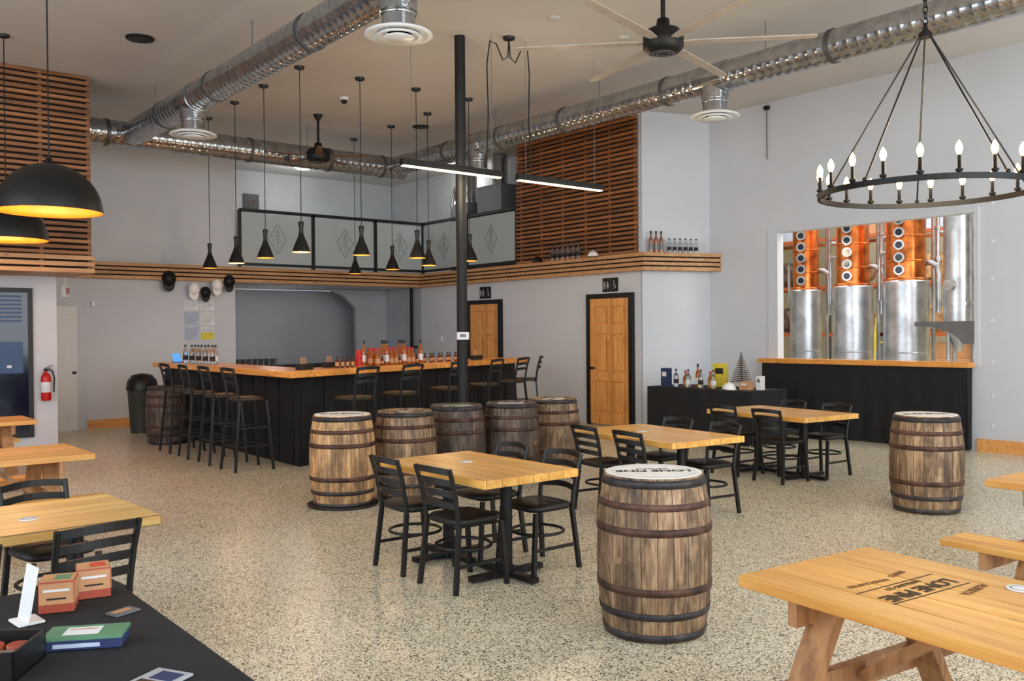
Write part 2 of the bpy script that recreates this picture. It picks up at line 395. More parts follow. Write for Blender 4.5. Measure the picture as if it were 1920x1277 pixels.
def skirt(mm,p0,p1,z0,z1,amp=.02,wl=.16,nz=5,ph=0):
    p0=Vector(p0);p1=Vector(p1);L=(p1-p0).length;d=(p1-p0)/L;nrm=Vector((d.y,-d.x));n=max(4,int(L/.03));vs=[];fs=[]
    for k in range(nz+1):
        q=k/nz;z=z1+(z0-z1)*q
        for i in range(n+1):
            s_=i/n*L;o=amp*q*(math.sin(s_*2*pi/wl+ph)+.5*math.sin(s_*2*pi/(wl*2.3)+1))
            p=p0+d*s_+nrm*o;vs.append((p.x,p.y,z))
    for k in range(nz):
        for i in range(n):a=k*(n+1)+i;fs.append((a,a+1,a+n+2,a+n+1))
    mm.add(vs,fs,0,True)
m=M();skirt(m,(XW-.16,8.8),(XW-.16,5.56),.02,1.12,.022,.3);skirt(m,(XW-.16,5.56),(XW-.02,5.56),.02,1.12,.01,.2)
mk('drape',m,CLOTH,label='black cloth drape hanging below the wooden window sill',cat='drape')
# ---------------------------------------------------------------- still room
def still(loc,r,zt,rc,ztop=4.6):
    x,y=loc
    R=root('distillation_still','polished copper still column on brushed steel tank','still',(x,y,0),group='stills behind the window')
    m=M().lathe([(r,.0),(r,zt-.02)],48,cap=False).lathe([(r,zt-.02),(r-.02,zt)],48)
    m.lathe([(r+.001,1.25),(r+.006,1.26),(r+.006,1.27),(r+.001,1.28)],48,cap=False)
    mk('steel_tank',m,STEEL,parent=R)
    m=M().lathe([(rc+.03,zt),(rc+.03,zt+.04),(rc,zt+.045)],48,cap=False).lathe([(rc,zt),(rc,ztop),(rc*.5,ztop+.15),(.02,ztop+.2)],48)
    z=zt+.3
    while z<ztop:
        m.lathe([(rc,z),(rc+.012,z+.005),(rc+.012,z+.02),(rc,z+.025)],48,cap=False);z+=.4
    cc=mk('copper_column',m,COPPER,parent=R)
    z=zt+.16
    dv=Vector((-x,-y,0)).normalized();side=Vector((dv.y,-dv.x,0));dv=(dv+side*.3).normalized()
    while z<ztop-.1:
        c=dv*(rc*.96);o=M().cyl(c+Vector((0,0,z)),c+dv*.07+Vector((0,0,z)),.07,n=20).cyl(c+dv*.065+Vector((0,0,z)),c+dv*.08+Vector((0,0,z)),.082,n=20)
        o.cyl(c+dv*.08+Vector((0,0,z)),c+dv*.084+Vector((0,0,z)),.054,n=20,m=1)
        mk('sight_glass',o,[STEEL,PORT],parent=cc);z+=.2
    m=M();r2=r+.07
    m.tube([(r2*.55,-r2,1.9),(r2*.55,-r2,2.5),(r2*.5,-r2*.95,2.65),(r2*.35,-r2*.8,2.7),(rc*.6,-rc*.7,2.7)],.045,10)
    m.tube([(r2*.9,-r2*.8,2.2),(r2*.9,-r2*.8,4.4)],.035,10)
    m.tube([(r2*1.15,-r2*.5,.3),(r2*1.15,-r2*.5,4.4)],.028,10)
    m.tube([(r2*.9,-r2*.8,3.2),(r2*1.2,-r2*1.3,3.2),(r2*1.2,-r2*1.3,2.5)],.03,10)
    m.tube([(.1,rc*.9,2.9),(.1,r2*1.15,2.9),(.1,r2*1.2,2.8),(.1,r2*1.2,zt-.3)],.028,10)
    for z in (2.75,3.25):m.cyl((r2*.9,-r2*.8,z),(r2*.9,-r2*.8,z+.05),.055,n=14)
    mk('steel_pipe',m,STEEL,parent=R)
still((14.5,9.4),.28,2.36,.225);still((14.3,8.36),.33,2.38,.265);still((14.2,7.37),.35,2.42,.30)
R=root('steel_pipe_cluster','tall brushed steel columns with flanges beside the stills','pipe',(14.0,6.45,0))
mk('pipe',M().lathe([(.2,1.7),(.2,4.4)],32).lathe([(.22,2.0),(.22,2.04)],32).lathe([(.05,1.3),(.2,1.7)],32),STEEL,parent=R)
mk('pipe',M().lathe([(.09,0),(.09,4.4)],20,(.25,-.30,0)),STEEL,parent=R)
mk('pipe',M().lathe([(.08,0),(.08,4.4)],20,(-.1,-.45,0)),STEEL,parent=R)
mk('pipe',M().lathe([(.05,0),(.05,4.4)],20,(.55,0,0)),STEEL,parent=R)
mk('valve',M().cyl((-.3,0,2.3),(.0,0,2.3),.05).cyl((-.32,0,2.3),(-.3,0,2.3),.08),STEEL,parent=R)
mk('support',M().cyl((.1,.1,0),(.1,.1,1.6),.03),STEEL,parent=R);mk('support',M().cyl((-.1,.1,0),(-.1,.1,1.6),.03),STEEL,parent=R)
R=root('control_arm','grey steel bracket arm beside the stills','bracket',(13.3,5.9,0))
mk('bracket',M().plate([(-.15,1.75),(.85,1.75),(.85,1.68),(.6,1.67),(.35,1.6),(.2,1.5),(.14,1.42),(-.15,1.42)],'x',-.05,.05),GREY,parent=R)
mk('post',M().cyl((0,-.05,0),(0,-.05,1.45),.035),GREY,parent=R)
R=root('pallet_rack','pallet rack with orange beams along still-room wall','shelf',(17.2,0,0))
m=M()
for y in (6,7.6,9.4,11.2,13):
    for xx in (0,1.0):m.box(xx,y,0,xx+.06,y+.06,4.6,0)
for z in (.5,1.5,2.5,3.5,4.3):
    for xx in (0,1.0):m.box(xx,6,z,xx+.06,13,z+.07,1)
mk('rack_frame',m,[GREY,ORANGE],parent=R)
for i in range(8):
    y=[8.5,9.0,10.2,11.8][i%4];z=[1.57,2.57][i//4]
    o=M().lathe([(.22,-.4),(.27,-.15),(.28,0),(.27,.15),(.22,.4)],20)
    if i%4!=1:mk('cask',o,BW3 if i%2 else BW2,loc=(17.6,y,z+.28),rot=(0,pi/2,0),label='dark oak cask lying on rack shelf' if i%2 else 'pale oak cask lying on rack shelf',cat='barrel',group='casks on the rack')
for i,(y,z) in enumerate(((7.7,3.57),(9.6,3.57),(9.5,.57),(7.7,.57),(11.4,3.57),(6.3,2.57))):
    mk('carton_stack',M().box(0,0,0,.7,.9,.5).box(.05,.05,.5,.65,.85,.8),KRAFT2 if i%2 else PAPERB,loc=(17.3,y,z),label='brown cartons stacked on rack shelf' if i%2 else 'pale cartons stacked on rack shelf',cat='carton',group='cartons on the rack',bevel=.01)
mk('ladder',M().beam((0,0,0),(.4,0,1.9),.05,.05).beam((0,.35,0),(.4,.35,1.9),.05,.05).beam((.1,0,.5),(.1,.35,.5),.04,.03).beam((.2,0,.95),(.2,.35,.95),.04,.03).beam((.3,0,1.4),(.3,.35,1.4),.04,.03),YEL,loc=(15.6,8.5,0),label='yellow wooden step ladder standing behind stills',cat='ladder')
# ---------------------------------------------------------------- mezzanine
zr=4.06
R=root('balcony_railing','black metal balcony railing with frosted glass panels','railing',(0,0,2.945))
h=zr-2.945
def panel(p0,p1):
    p0=Vector(p0+(0,));p1=Vector(p1+(0,));d=(p1-p0);L=d.length
    a=math.atan2(d.y,d.x)
    gp=mk('glass_panel',M().box(.04,-.006,.1,L-.04,.006,h-.05),FROST,parent=R,loc=p0,rot=a)
    c=L/2;zc=h*.52;m=M();s=.24
    pts=[(c,zc+s*1.25),(c+s*.8,zc),(c,zc-s*1.25),(c-s*.8,zc)]
    for k in range(4):
        q0,q1=pts[k],pts[(k+1)%4];m.beam((q0[0],-.012,q0[1]),(q1[0],-.012,q1[1]),.006,.014,up=(0,1,0))
    m.beam((c,-.012,zc-.2),(c,-.012,zc+.2),.006,.012,up=(0,1,0))
    for j in range(4):
        w=.04+.03*j;zz=zc+.14-.08*j
        m.beam((c,-.012,zz+.04),(c-w,-.012,zz-.02),.006,.01,up=(0,1,0));m.beam((c,-.012,zz+.04),(c+w,-.012,zz-.02),.006,.01,up=(0,1,0))
    mk('emblem',m,EMB,parent=gp)
X0=XR-.02;Y0=16.98
xs=[7.0,8.56,10.02,X0]
for i in range(3):panel((xs[i],Y0),(xs[i+1],Y0))
ys=[Y0,15.3,13.66]
for i in range(2):panel((X0,ys[i]),(X0,ys[i+1]))
for x in xs:mk('post',M().box(x-.03,Y0-.03,0,x+.03,Y0+.03,h),BLK,parent=R)
for y in ys[1:]:mk('post',M().box(X0-.03,y-.03,0,X0+.03,y+.03,h+.05),BLK,parent=R)
mk('handrail',M().box(7.0,Y0-.03,h-.03,X0,Y0+.03,h+.03).box(X0-.03,13.66,h-.03,X0+.03,Y0,h+.03),BLK,parent=R)
mk('bottom_rail',M().box(7.0,Y0-.02,.04,X0,Y0+.02,.09).box(X0-.02,13.66,.04,X0+.02,Y0,.09),BLK,parent=R)
r=root('wall_plaque','small black square plaque on mezzanine wall','sign',(8.35,19.58,4.6))
mk('plaque_plate',M().box(-.18,-.02,-.2,.18,0,.2),BLK,parent=r)
text('LP',.16,HOOPR,r,(0,-.025,0),(pi/2,0,0))
for x,y in ((8.95,18.2),(11.75,16.2)):
    R=root('ceiling_lamp','round glowing flush ceiling lamp above the mezzanine','ceiling lamp',(x,y,ZC),group='mezzanine ceiling lamps')
    mk('lamp_shade',M().lathe([(.001,-.11),(.12,-.1),(.19,-.06),(.2,-.02)],24,cap=False),CEILLAMP,parent=R)
    mk('base',M().lathe([(.21,-.02),(.21,0)],24),WHITE,parent=R)
R=root('furnace_unit','grey furnace with round steel vent ducts on mezzanine','furnace',(11.65,15.2,2.9))
mk('cabinet',M().box(-.3,-.9,0,.4,-.1,1.75),GREY,parent=R,bevel=.01)
mk('cabinet',M().box(-.25,.3,0,.4,.8,1.5),GREY,parent=R,bevel=.01)
mk('vent_pipe',M().cyl((0,-.5,1.7),(0,-.5,2.38),.16,n=24),DUCT,parent=R)
mk('vent_pipe',M().cyl((0,.5,1.45),(0,.5,2.4),.13,n=24),DUCT,parent=R)
mk('vent_pipe',M().tube([(0,1.1,0),(0,1.1,1.6),(0,1.0,1.85),(0,.6,1.95)],.1,14),DUCT,parent=R)
# recess contents
R=root('back_counter','dark back counter with glass racks under mezzanine','counter',(7.0,17.6,0))
mk('cabinet',M().box(0,0,0,3.2,.55,.95),BARCL,parent=R);mk('countertop',M().box(-.02,-.02,.95,3.22,.57,1.0),BLK,parent=R)
for i in range(8):
    for j in range(2):
        mk('drinking_glass',M().lathe([(.03,0),(.038,.13),(.034,.13),(.027,.01)],12),GREY,loc=(7.15+.13*i,17.75+.14*j,1.0),label='upturned drinking glass on dark back counter',cat='glass',group='glasses on the back counter')
mk('stair_railing',M().box(0,0,0,.05,.05,2.65).box(.0,-.1,1.3,.1,-.05,1.35),BLK,loc=(11.12,17.3,0),label='black metal stair post in recess',cat='railing')
# ---------------------------------------------------------------- left wall items
mk('window_2',M().box(-5,14.86,.15,2.95,14.9,2.35),BLK,kind=S)
mk('window_pane',M().box(-4.9,14.85,.25,2.88,14.86,2.28),WINB,kind=S)
m=M()
for i in range(7):m.box(2.25,14.84,1.85+i*.06,2.8,14.85,1.88+i*.06)
mk('window_blind',m,WINL,label='pale blue slatted blind seen through window',cat='blind')
r=root('window_poster','pale blue notice taped on dark window glass','poster',(2.45,14.845,1.1))
mk('sheet',M().box(0,-.005,0,.36,0,.46),WINL,parent=r);mk('print',M().box(.15,-.007,.08,.21,-.005,.12),PAPER,parent=r)
r=root('fire_extinguisher','red fire extinguisher mounted on white wall','fire extinguisher',(3.1,14.79,.68));r.scale=(.85,.85,.85)
mk('cylinder',M().lathe([(.001,0),(.07,.005),(.08,.03),(.08,.4),(.06,.46),(.025,.49),(.025,.52)],24),RED,parent=r)
mk('hose',M().tube([(.02,-.02,.55),(.1,-.03,.52),(.13,-.02,.4),(.12,-.02,.15)],.013,8),BLK,parent=r)
mk('handle',M().box(-.03,-.02,.52,.03,.02,.56).beam((-.02,0,.56),(.11,-.02,.62),.025,.012).beam((-.02,0,.55),(.1,-.02,.57),.025,.01),BLKM,parent=r)
mk('label_sticker',M().lathe([(.0815,.15),(.0815,.33)],24,cap=False),PAPER,parent=r)
mk('wall_bracket',M().box(-.02,.06,.1,.02,.13,.5),GREY,parent=r)
r=root('exit_sign','small lit exit sign beside the entry door','exit sign',(3.5,15.3,2.33),rot=1.15)
mk('sign_box',M().box(-.14,-.03,-.09,.14,.03,.09).box(-.02,-.02,.09,.02,.02,.22),WHITE,parent=r);text('EXIT',.13,RED,r,(0,-.035,0),(pi/2,0,0))
px=[(5.96,2.1,.27,.27,PAPER),(6.26,2.1,.27,.27,PAPER),(5.96,1.82,.27,.25,PAPERB),(6.26,1.82,.27,.25,PAPER),(5.96,1.54,.27,.25,PAPERB),(6.26,1.54,.27,.25,YEL)]
for i,(x,z,w,hh,mt) in enumerate(px):
    r=root('wall_notice','printed paper notice taped to white wall' if mt is not YEL else 'yellow and white paper notice taped to wall','notice',(x,YF-.006,z),group='paper notices')
    mk('sheet',M().box(0,0,0,w,.004,hh),PAPER if mt is YEL else mt,parent=r)
    m=M()
    for k in range(5):m.box(.03,-.002,hh-.05-k*.035,w-.05-.02*(k%3),0,hh-.045-k*.035)
    if mt is YEL:m.box(.01,-.003,.01,w-.01,-.001,.14,1)
    mk('print',m,[EMB,YEL],parent=r)
def cap(mat,loc,rot,label,group,sc=1):
    r=root('baseball_cap',label,'cap',loc,0,group)
    mk('crown',M().ball((0,0,0),.1,(1,1.1,.95),20,half=True),mat,parent=r)
    pts=[(.085*math.cos(a)*1.0,-.06-.13*math.sin(a)) for a in [pi*i/12 for i in range(13)]]
    mk('brim',M().prism(pts+[(-.08,-.04),(.08,-.04)],-.004,.008),mat,parent=r)
    mk('button',M().ball((0,0,.096),.012,n=8),mat,parent=r)
    r.rotation_euler=rot;r.scale=(sc,sc,sc);return r
for x,z,mt,c_,sc in ((5.62,2.68,BLKM,'black',1.3),(6.08,2.50,OFFW,'white',1.1),(6.30,2.44,BLKM,'black',.98),(6.52,2.58,OFFW,'white',1.05),(6.76,2.66,BLKM,'black',1.1)):
    cap(mt,(x,16.915,z),(pi*.5,0,0),c_+' baseball cap hanging from the wooden ledge','caps hanging on the ledge',sc)
# ---------------------------------------------------------------- ducts
def ductpipe(L,r,pitch=.12):
    m=M();pr=[];z=0
    while z<L:
        pr+=[(r,z),(r,z+pitch*.8),(r+.002,z+pitch*.86),(r+.002,z+pitch*.94)];z+=pitch
    pr.append((r,L));return m.lathe(pr,40)
def diffuser(R,loc,drop):
    x,y,z=loc
    mk('drop_pipe',M().lathe([(.15,0),(.15,drop)],28,(x,y,z)).lathe([(.155,drop*.45),(.165,drop*.5),(.155,drop*.55)],28,(x,y,z),cap=False),DUCT,parent=R)
    m=M().lathe([(.15,.03),(.2,.02),(.3,-.02),(.305,-.035),(.27,-.04),(.2,-.02),(.17,-.02)],36,(x,y,z),cap=False)
    m.lathe([(.19,-.03),(.22,-.055),(.17,-.05),(.12,-.03)],36,(x,y,z),cap=False).lathe([(.001,-.07),(.13,-.065),(.14,-.055),(.08,-.03)],36,(x,y,z),cap=False)
    m.lathe([(.155,.02),(.12,.0),(.001,0)],30,(x,y,z),1,cap=False)
    mk('diffuser',m,[WHITE,GREY],parent=R)
def ductrun(p0,p1,r,label,diffs,bands,hang):
    p0=Vector(p0);p1=Vector(p1);d=p1-p0
    R=root('ventilation_duct',label,'duct',p0,group='spiral ducts')
    o=mk('duct_pipe',ductpipe(d.length,r),DUCT,parent=R);o.rotation_euler=d.to_track_quat('Z','Y').to_euler()
    u=d.normalized()
    for b in bands:
        c=u*b;mk('collar',M().cyl(c-u*.03,c+u*.03,r+.01,n=36),DBAND,parent=R)
    for q in diffs:
        c=u*q
        mk('tee_saddle',M().cyl(c-u*.22,c+u*.22,r+.012,n=36).cyl(c,c-Vector((0,0,r+.08)),.17,n=28),DUCT,parent=R)
        diffuser(R,(c.x,c.y,-.44),.3)
    for q in hang:
        c=u*q;mk('hanger',M().cyl(c,c+Vector((0,0,ZC-p0.z)),.006,n=6),GREY,parent=R)
ductrun((4.37,14.66,4.79),(4.37,1,4.79),.19,'galvanised spiral ventilation duct with round ceiling diffusers',[2.54,7.7],[1.5,3.4,6.0,9.8],[1,4.5,8])
ductrun((9.15,14.66,4.79),(9.15,-1,4.79),.18,'long galvanised spiral duct running past the chandelier',[2.5,7.45],[1.7,3.2,4.7,6.7,9.1,11.8],[1,3,5.4,8.2,10.4,12.4])
ductrun((3.4,14.87,4.79),(9.35,14.87,4.79),.2,'galvanised spiral duct crossing above the bar',[],[.6,2.9,4.4,5.5],[2,4])
# ---------------------------------------------------------------- ceiling fixtures
def disc(name,x,y,r,mat,lb,cat,g=None):
    mk(name,M().lathe([(r*.6,-.02),(r*.95,-.02),(r,-.008),(r,0)],28),mat,loc=(x,y,ZC),label=lb,cat=cat,group=g)
disc('ceiling_speaker',3.54,11.61,.17,BLKM,'round black speaker set in ceiling','speaker','ceiling speakers')
disc('ceiling_speaker',8.96,13.57,.15,BLKM,'round black speaker set in ceiling','speaker','ceiling speakers')
disc('sprinkler_cover',7.12,7.93,.07,CEIL,'small round beige cover on ceiling','cover','ceiling covers')
disc('sprinkler_cover',8.28,7.93,.07,CEIL,'small round beige cover on ceiling','cover','ceiling covers')
r=root('security_camera','small white dome security camera on ceiling','security camera',(6.92,12.63,ZC))
mk('base',M().lathe([(.07,-.04),(.07,0)],20),WHITE,parent=r);mk('lens_dome',M().ball((0,0,-.05),.05,(1,1,-1),14,half=True),BLKM,parent=r)
zp=2.77
def cone(x,y,zb):
    r=root('pendant_lamp','slim black cone pendant lamp with gold inside','pendant lamp',(x,y,zb),group='cone pendants over the bar')
    prof=[(.125,0),(.112,.05),(.08,.13),(.045,.21),(.029,.27),(.028,.31),(.036,.38),(.04,.41),(.034,.42),(.01,.425)]
    sh=mk('lamp_shade',M().lathe(prof,28,cap=False),BLK,parent=r)
    mk('shade_lining',M().lathe([(.122,.002),(.108,.05),(.07,.14),(.001,.16)],28,cap=False),GLOWG,parent=sh)
    mk('cord',M().cyl((0,0,.42),(0,0,ZC-zb),.0055,n=6),BLKM,parent=r)
    mk('canopy',M().lathe([(.06,ZC-zb-.035),(.07,ZC-zb-.01),(.07,ZC-zb)],20),BLK,parent=r)
    return r
for x,y in [(5.64,11.54),(5.64,12.72),(5.68,13.91),(5.74,15.2),(6.57,11.52),(7.52,11.51),(8.50,11.51),(8.53,15.2),(8.52,13.85),(8.51,12.68)]:cone(x,y,zp)
for x,y in ((2.03,9.45),(2.2,12.5)):
    r=root('dome_pendant_lamp','large black dome pendant lamp with orange inside','pendant lamp',(x,y,2.82),group='dome pendants')
    R_=.47;pr=[(R_*math.cos(a),R_*.98*math.sin(a)) for a in [pi/2*i/14 for i in range(14)]]+[(.03,R_*.985),(.03,R_+.04),(.01,R_+.05)]
    sh=mk('lamp_shade',M().lathe(pr,48,cap=False),BLK,parent=r)
    pr=[((R_-.012)*math.cos(a),(R_-.012)*.98*math.sin(a)) for a in [pi/2*i/14 for i in range(15)]]
    mk('shade_lining',M().lathe([(R_,0)]+pr,48,cap=False),GOLD,parent=sh)
    mk('cord',M().cyl((0,0,R_),(0,0,ZC-2.82),.007,n=6),BLKM,parent=r)
    mk('canopy',M().lathe([(.06,ZC-2.82-.03),(.07,ZC-2.82)],20),BLK,parent=r)
    mk('bulb',M().ball((0,0,.2),.05,n=12),BULB,parent=r)
def fan(x,y,z,label,mat,nb,L,r,a0):
    R=root('ceiling_fan',label,'ceiling fan',(x,y,z),a0)
    mk('motor_housing',M().lathe([(r*.55,-.1),(r*.8,-.09),(r,-.05),(r,.06),(r*.8,.12),(r*.35,.15),(r*.3,.22),(.03,.23)],32),BLKM,parent=R,)
    m=M().lathe([(r*.3,-.102),(r*.33,-.106),(r*.36,-.102)],24,cap=False).lathe([(r*.5,-.1),(r*.53,-.106),(r*.56,-.1)],24,cap=False)
    mk('vent_grille',m,GREY,parent=R)
    mk('down_rod',M().cyl((0,0,.2),(0,0,ZC-z-.02),.022,n=12),BLKM,parent=R)
    mk('canopy',M().lathe([(.03,ZC-z-.1),(.07,ZC-z-.03),(.08,ZC-z)],20),BLKM,parent=R)
    for k in range(nb):
        b=M().prism([(r*.8,-.03),(r+.15,-.06),(L-.05,-.05),(L,-.03),(L,.03),(L-.05,.05),(r+.15,.06),(r*.8,.03)],-.004,.006)
        mk('blade',b,mat,parent=R,rot=2*pi*k/nb)
fan(6.5,5.72,4.35,'large black ceiling fan with long pale blades',FANBL,6,1.4,.19,.25)
fan(7.11,13.88,4.62,'black ceiling fan with brown blades on a down rod',FANBR,5,.85,.2,.5)
zl=3.56
R=root('linear_pendant_lamp','black linear pendant lamp pair with glowing warm strip','pendant lamp',(7.14,8.81,ZC))
for a,b in ((5.55,7.0),(7.26,8.75)):
    hs=mk('lamp_housing',M().box(a-7.14,-.04,zl-ZC,b-7.14,.04,zl-ZC+.075),BLK,parent=R,bevel=.005)
    mk('light_strip',M().box(a-7.12,-.033,zl-ZC-.012,b-7.16,.033,zl-ZC-.001),LED,parent=hs)
    for q in (a-7.0,b-7.28):mk('suspension_wire',M().cyl((q,0,zl-ZC+.07),(q,0,0),.003,n=5),GREY,parent=R)
mk('canopy',M().lathe([(.07,-.03),(.08,0)],20),BLK,parent=R)
for sx,xe in ((-1,-.35),(1,.33)):
    mk('power_cord',M().tube([(0,0,-.03),(sx*.02,0,-.25),(sx*.1,0,-.3),(sx*.2,0,-.12),(sx*.3,0,-.1),(xe,0,-.4),(xe*.95,0,-1.0),(xe*1.05,0,zl-ZC+.07)],.008,8),BLKM,parent=R)
cx,cy,cz=6.78,3.36,2.68;RR=.77
R=root('chandelier','round black wagon-wheel chandelier with lit candle bulbs','chandelier',(cx,cy,cz))
mk('ring',M().lathe([(RR-.012,-.02),(RR+.012,-.02),(RR+.012,.02),(RR-.012,.02),(RR-.012,-.02)],80,cap=False,sm=False),BLKM,parent=R)
ZA=1.2
for k in range(5):
    a=2*pi*k/5+.55;mk('support_rod',M().cyl((RR*math.cos(a),RR*math.sin(a),.02),(.03*math.cos(a),.03*math.sin(a),ZA),.0065,n=8).ball((RR*math.cos(a),RR*math.sin(a),.03),.018,n=8),BLKM,parent=R)
m=M().lathe([(.05,ZA-.03),(.05,ZA),(.02,ZA+.03),(.012,ZA+.08)],16)
z=ZA+.09;k=0
while cz+z<ZC-.05:
    pts=[]
    for i in range(10):
        t_=2*pi*i/10;w=.018*math.cos(t_);v=.03*math.sin(t_)
        pts.append((w,0,z+v) if k%2 else (0,w,z+v))
    m.tube(pts,.005,6,closed=True);z+=.045;k+=1
mk('chain',m,BLKM,parent=R)
mk('canopy',M().lathe([(.05,ZC-cz-.04),(.07,ZC-cz)],20),BLKM,parent=R)
for k in range(20):
    a=2*pi*k/20+.1;c=(RR*math.cos(a),RR*math.sin(a),0)
    hd=mk('candle_holder',M().lathe([(.012,.02),(.026,.035),(.026,.045),(.012,.05),(.012,.14)],12,c),BLKM,parent=R)
    mk('bulb',M().lathe([(.01,.14),(.018,.158),(.024,.182),(.020,.206),(.010,.226),(.001,.24)],12,c,cap=False),BULB,parent=hd)
# ---------------------------------------------------------------- pole and thermostat
R=root('support_pole','tall black steel support pole','pole',(6.63,9.15,0))
mk('pole_shaft',M().lathe([(.066,0),(.066,ZC)],32),BLKP,parent=R);mk('base_plate',M().box(-.14,-.14,0,.14,.14,.015),BLK,parent=R)
R=root('thermostat','small white thermostat fixed to black pole','thermostat',(6.63,9.15,1.6),rot=-math.atan(1380/1700.))
mk('housing',M().box(-.06,-.095,-.045,.09,-.068,.05),WHITE,parent=R,bevel=.006);mk('display',M().box(-.02,-.098,-.01,.05,-.095,.025),GREY,parent=R)
# ---------------------------------------------------------------- bar
R=root('bar_counter','l-shaped black bar with thick honey wood top','bar',(0,0,0))
ot=[(4.8,15.3),(4.7,9.93),(10.1,11.98),(9.87,12.6),(5.32,10.86),(5.4,15.3)]
mk('countertop',M().prism(ot,1.12,1.2),BARTOP,parent=R,bevel=.008)
ob=[(5.08,15.25),(5.0,10.35),(10.0,12.24),(9.86,12.57),(5.3,10.88),(5.37,15.25)]
mk('body',M().prism(ob,0,1.12),BARCL,parent=R)
m=M()
for i in range(12):
    y=10.5+i*.42;x=5.0+(y-10.35)*.0163;m.box(x-.012,y,.03,x,y+.37,1.1)
d=Vector((.935,.354));
for i in range(12):
    a=Vector((5.02,10.36))+d*(i*.42+.02);b=a+d*.38;nn=Vector((.354,-.935))*.012
    m.prism([tuple(a+nn),tuple(b+nn),tuple(b),tuple(a)],.03,1.1)
mk('front_panel',m,BARCL,parent=R)
def seatpad(w,d,z,th,mat,R):
    n=20;pts=[]
    for i in range(n):
        a=2*pi*i/n;c,s_=math.cos(a),math.sin(a);e=.45
        pts.append((math.copysign(abs(c)**e,c)*w/2,math.copysign(abs(s_)**e,s_)*d/2))
    m=M()
    vs=[];lv=[(.94,z),(1,z+th*.25),(1,z+th*.7),(.9,z+th),(.5,z+th*1.15)]
    for s_,zz in lv:
        for x,y in pts:vs.append((x*s_,y*s_,zz))
    fs=[(k*n+i,k*n+(i+1)%n,(k+1)*n+(i+1)%n,(k+1)*n+i) for k in range(len(lv)-1) for i in range(n)]
    m.add(vs,fs+[tuple(range(n))[::-1],tuple(range((len(lv)-1)*n,len(lv)*n))],0,True)
    return mk('seat',m,mat,parent=R)
def chairparts(R,zs,zb,seatmat,slats_n,tall=False):
    w=.18;sp=.045 if tall else .015
    for sx in (-1,1):
        mk('leg',M().beam((sx*w,.17,zs),(sx*(w+sp),.19+sp,0),.028,.028),BLK,parent=R)
        mk('leg',M().beam((sx*w*.95,-.17,zs),(sx*(w+sp),-.2-sp,0),.028,.028),BLK,parent=R)
    seatpad(.39,.38,zs,.045,seatmat,R)
    m=M()
    ht=zb-zs
    for sx in (-1,1):
        m.tube([(sx*w*.95,-.17,zs-.02),(sx*w*.97,-.185,zs+ht*.3),(sx*w,-.21,zs+ht*.65),(sx*w*1.03,-.25,zb)],.016,8)
    for k in range(slats_n):
        q=.95-.2*k;z=zs+ht*q;yb=-.18-.07*q*q;hh=.04
        n=8;vs=[]
        for i in range(n+1):
            x=-w+2*w*i/n;yy=yb-.045*math.cos(x/w*pi/2);dz=.012*math.cos(x/w*pi/2)
            vs+=[(x,yy-.006,z-hh/2+dz),(x,yy+.006,z-hh/2+dz),(x,yy+.006,z+hh/2+dz),(x,yy-.006,z+hh/2+dz)]
        fs=[]
        for i in range(n):
            a=i*4
            for j in range(4):fs.append((a+j,a+(j+1)%4,a+4+(j+1)%4,a+4+j))
        fs+=[(0,1,2,3),(n*4+3,n*4+2,n*4+1,n*4)];m.add(vs,fs,0)
    mk('backrest',m,BLK,parent=R)
    m=M()
    zz=zs*.62 if not tall else .3
    g=w+sp*(1-zz/zs)
    if not tall:
        for sy in (1,-1):
            m.tube([(g*math.cos(a),sy*.18*math.sin(a),zz) for a in [pi*i/12 for i in range(13)]],.011,8)
        m.beam((-g,.18,zs*.4),(-g,-.19,zs*.4),.012,.022);m.beam((g,.18,zs*.4),(g,-.19,zs*.4),.012,.022)
    else:
        for z in (.3,.52):
            g=w+sp*(1-z/zs);m.beam((-g,.2,z),(g,.2,z),.022,.022);m.beam((-g,.2,z),(-g,-.21,z),.02,.02);m.beam((g,.2,z),(g,-.21,z),.02,.02)
        m.beam((-g,-.21,.3),(g,-.21,.3),.02,.02)
    mk('stretcher',m,BLK,parent=R)
st=root('bar_stool','tall black metal bar stool with ladder back and dark tan seat','bar stool',(4.45,10.62,0),-pi/2,'bar stools')
chairparts(st,.84,1.24,STOOLSEAT,3,True)
for y in (11.4,12.15,12.9):dup(st,(4.45,y,0),-pi/2+random.uniform(-.1,.1))
fa=math.atan2(.354,.935)
for x,y in ((5.45,9.78),(6.3,10.1),(7.3,10.48),(8.25,10.85),(9.05,11.2)):dup(st,(x,y,0),fa+random.uniform(-.08,.08))
dup(st,(9.62,11.5,0),fa+.5)
# ---------------------------------------------------------------- chairs and tables
ch=root('dining_chair','black metal ladder-back dining chair with black vinyl seat','chair',(0,0,0),0,'dining chairs')
chairparts(ch,.42,.79,VINYL,4)
first=[True]
def chair(x,y,a,lb=None):
    if first[0]:
        ch.location=(x,y,0);ch.rotation_euler=(0,0,a);first[0]=False;return ch
    return dup(ch,(x,y,0),a,lb)
def dtable(cx,cy,w,l,rot,label,z=.72,peds=(-.34,.34)):
    R=root('dining_table',label,'table',(cx,cy,0),rot,'square pine tables')
    mk('tabletop',M().box(-w/2,-l/2,z-.055,w/2,l/2,z),PINE,parent=R,bevel=.006)
    for p in peds:
        mk('pedestal',M().cyl((0,p,.04),(0,p,z-.065),.04,n=20).box(-.13,p-.13,z-.067,.13,p+.13,z-.055),BLKM,parent=R)
        mk('cross_base',M().beam((-.3,p,.03),(.3,p,.03),.06,.035).beam((0,p-.3,.031),(0,p+.3,.031),.06,.035).cyl((0,p,0.01),(0,p,.07),.06,n=16),BLKM,parent=R)
    return R
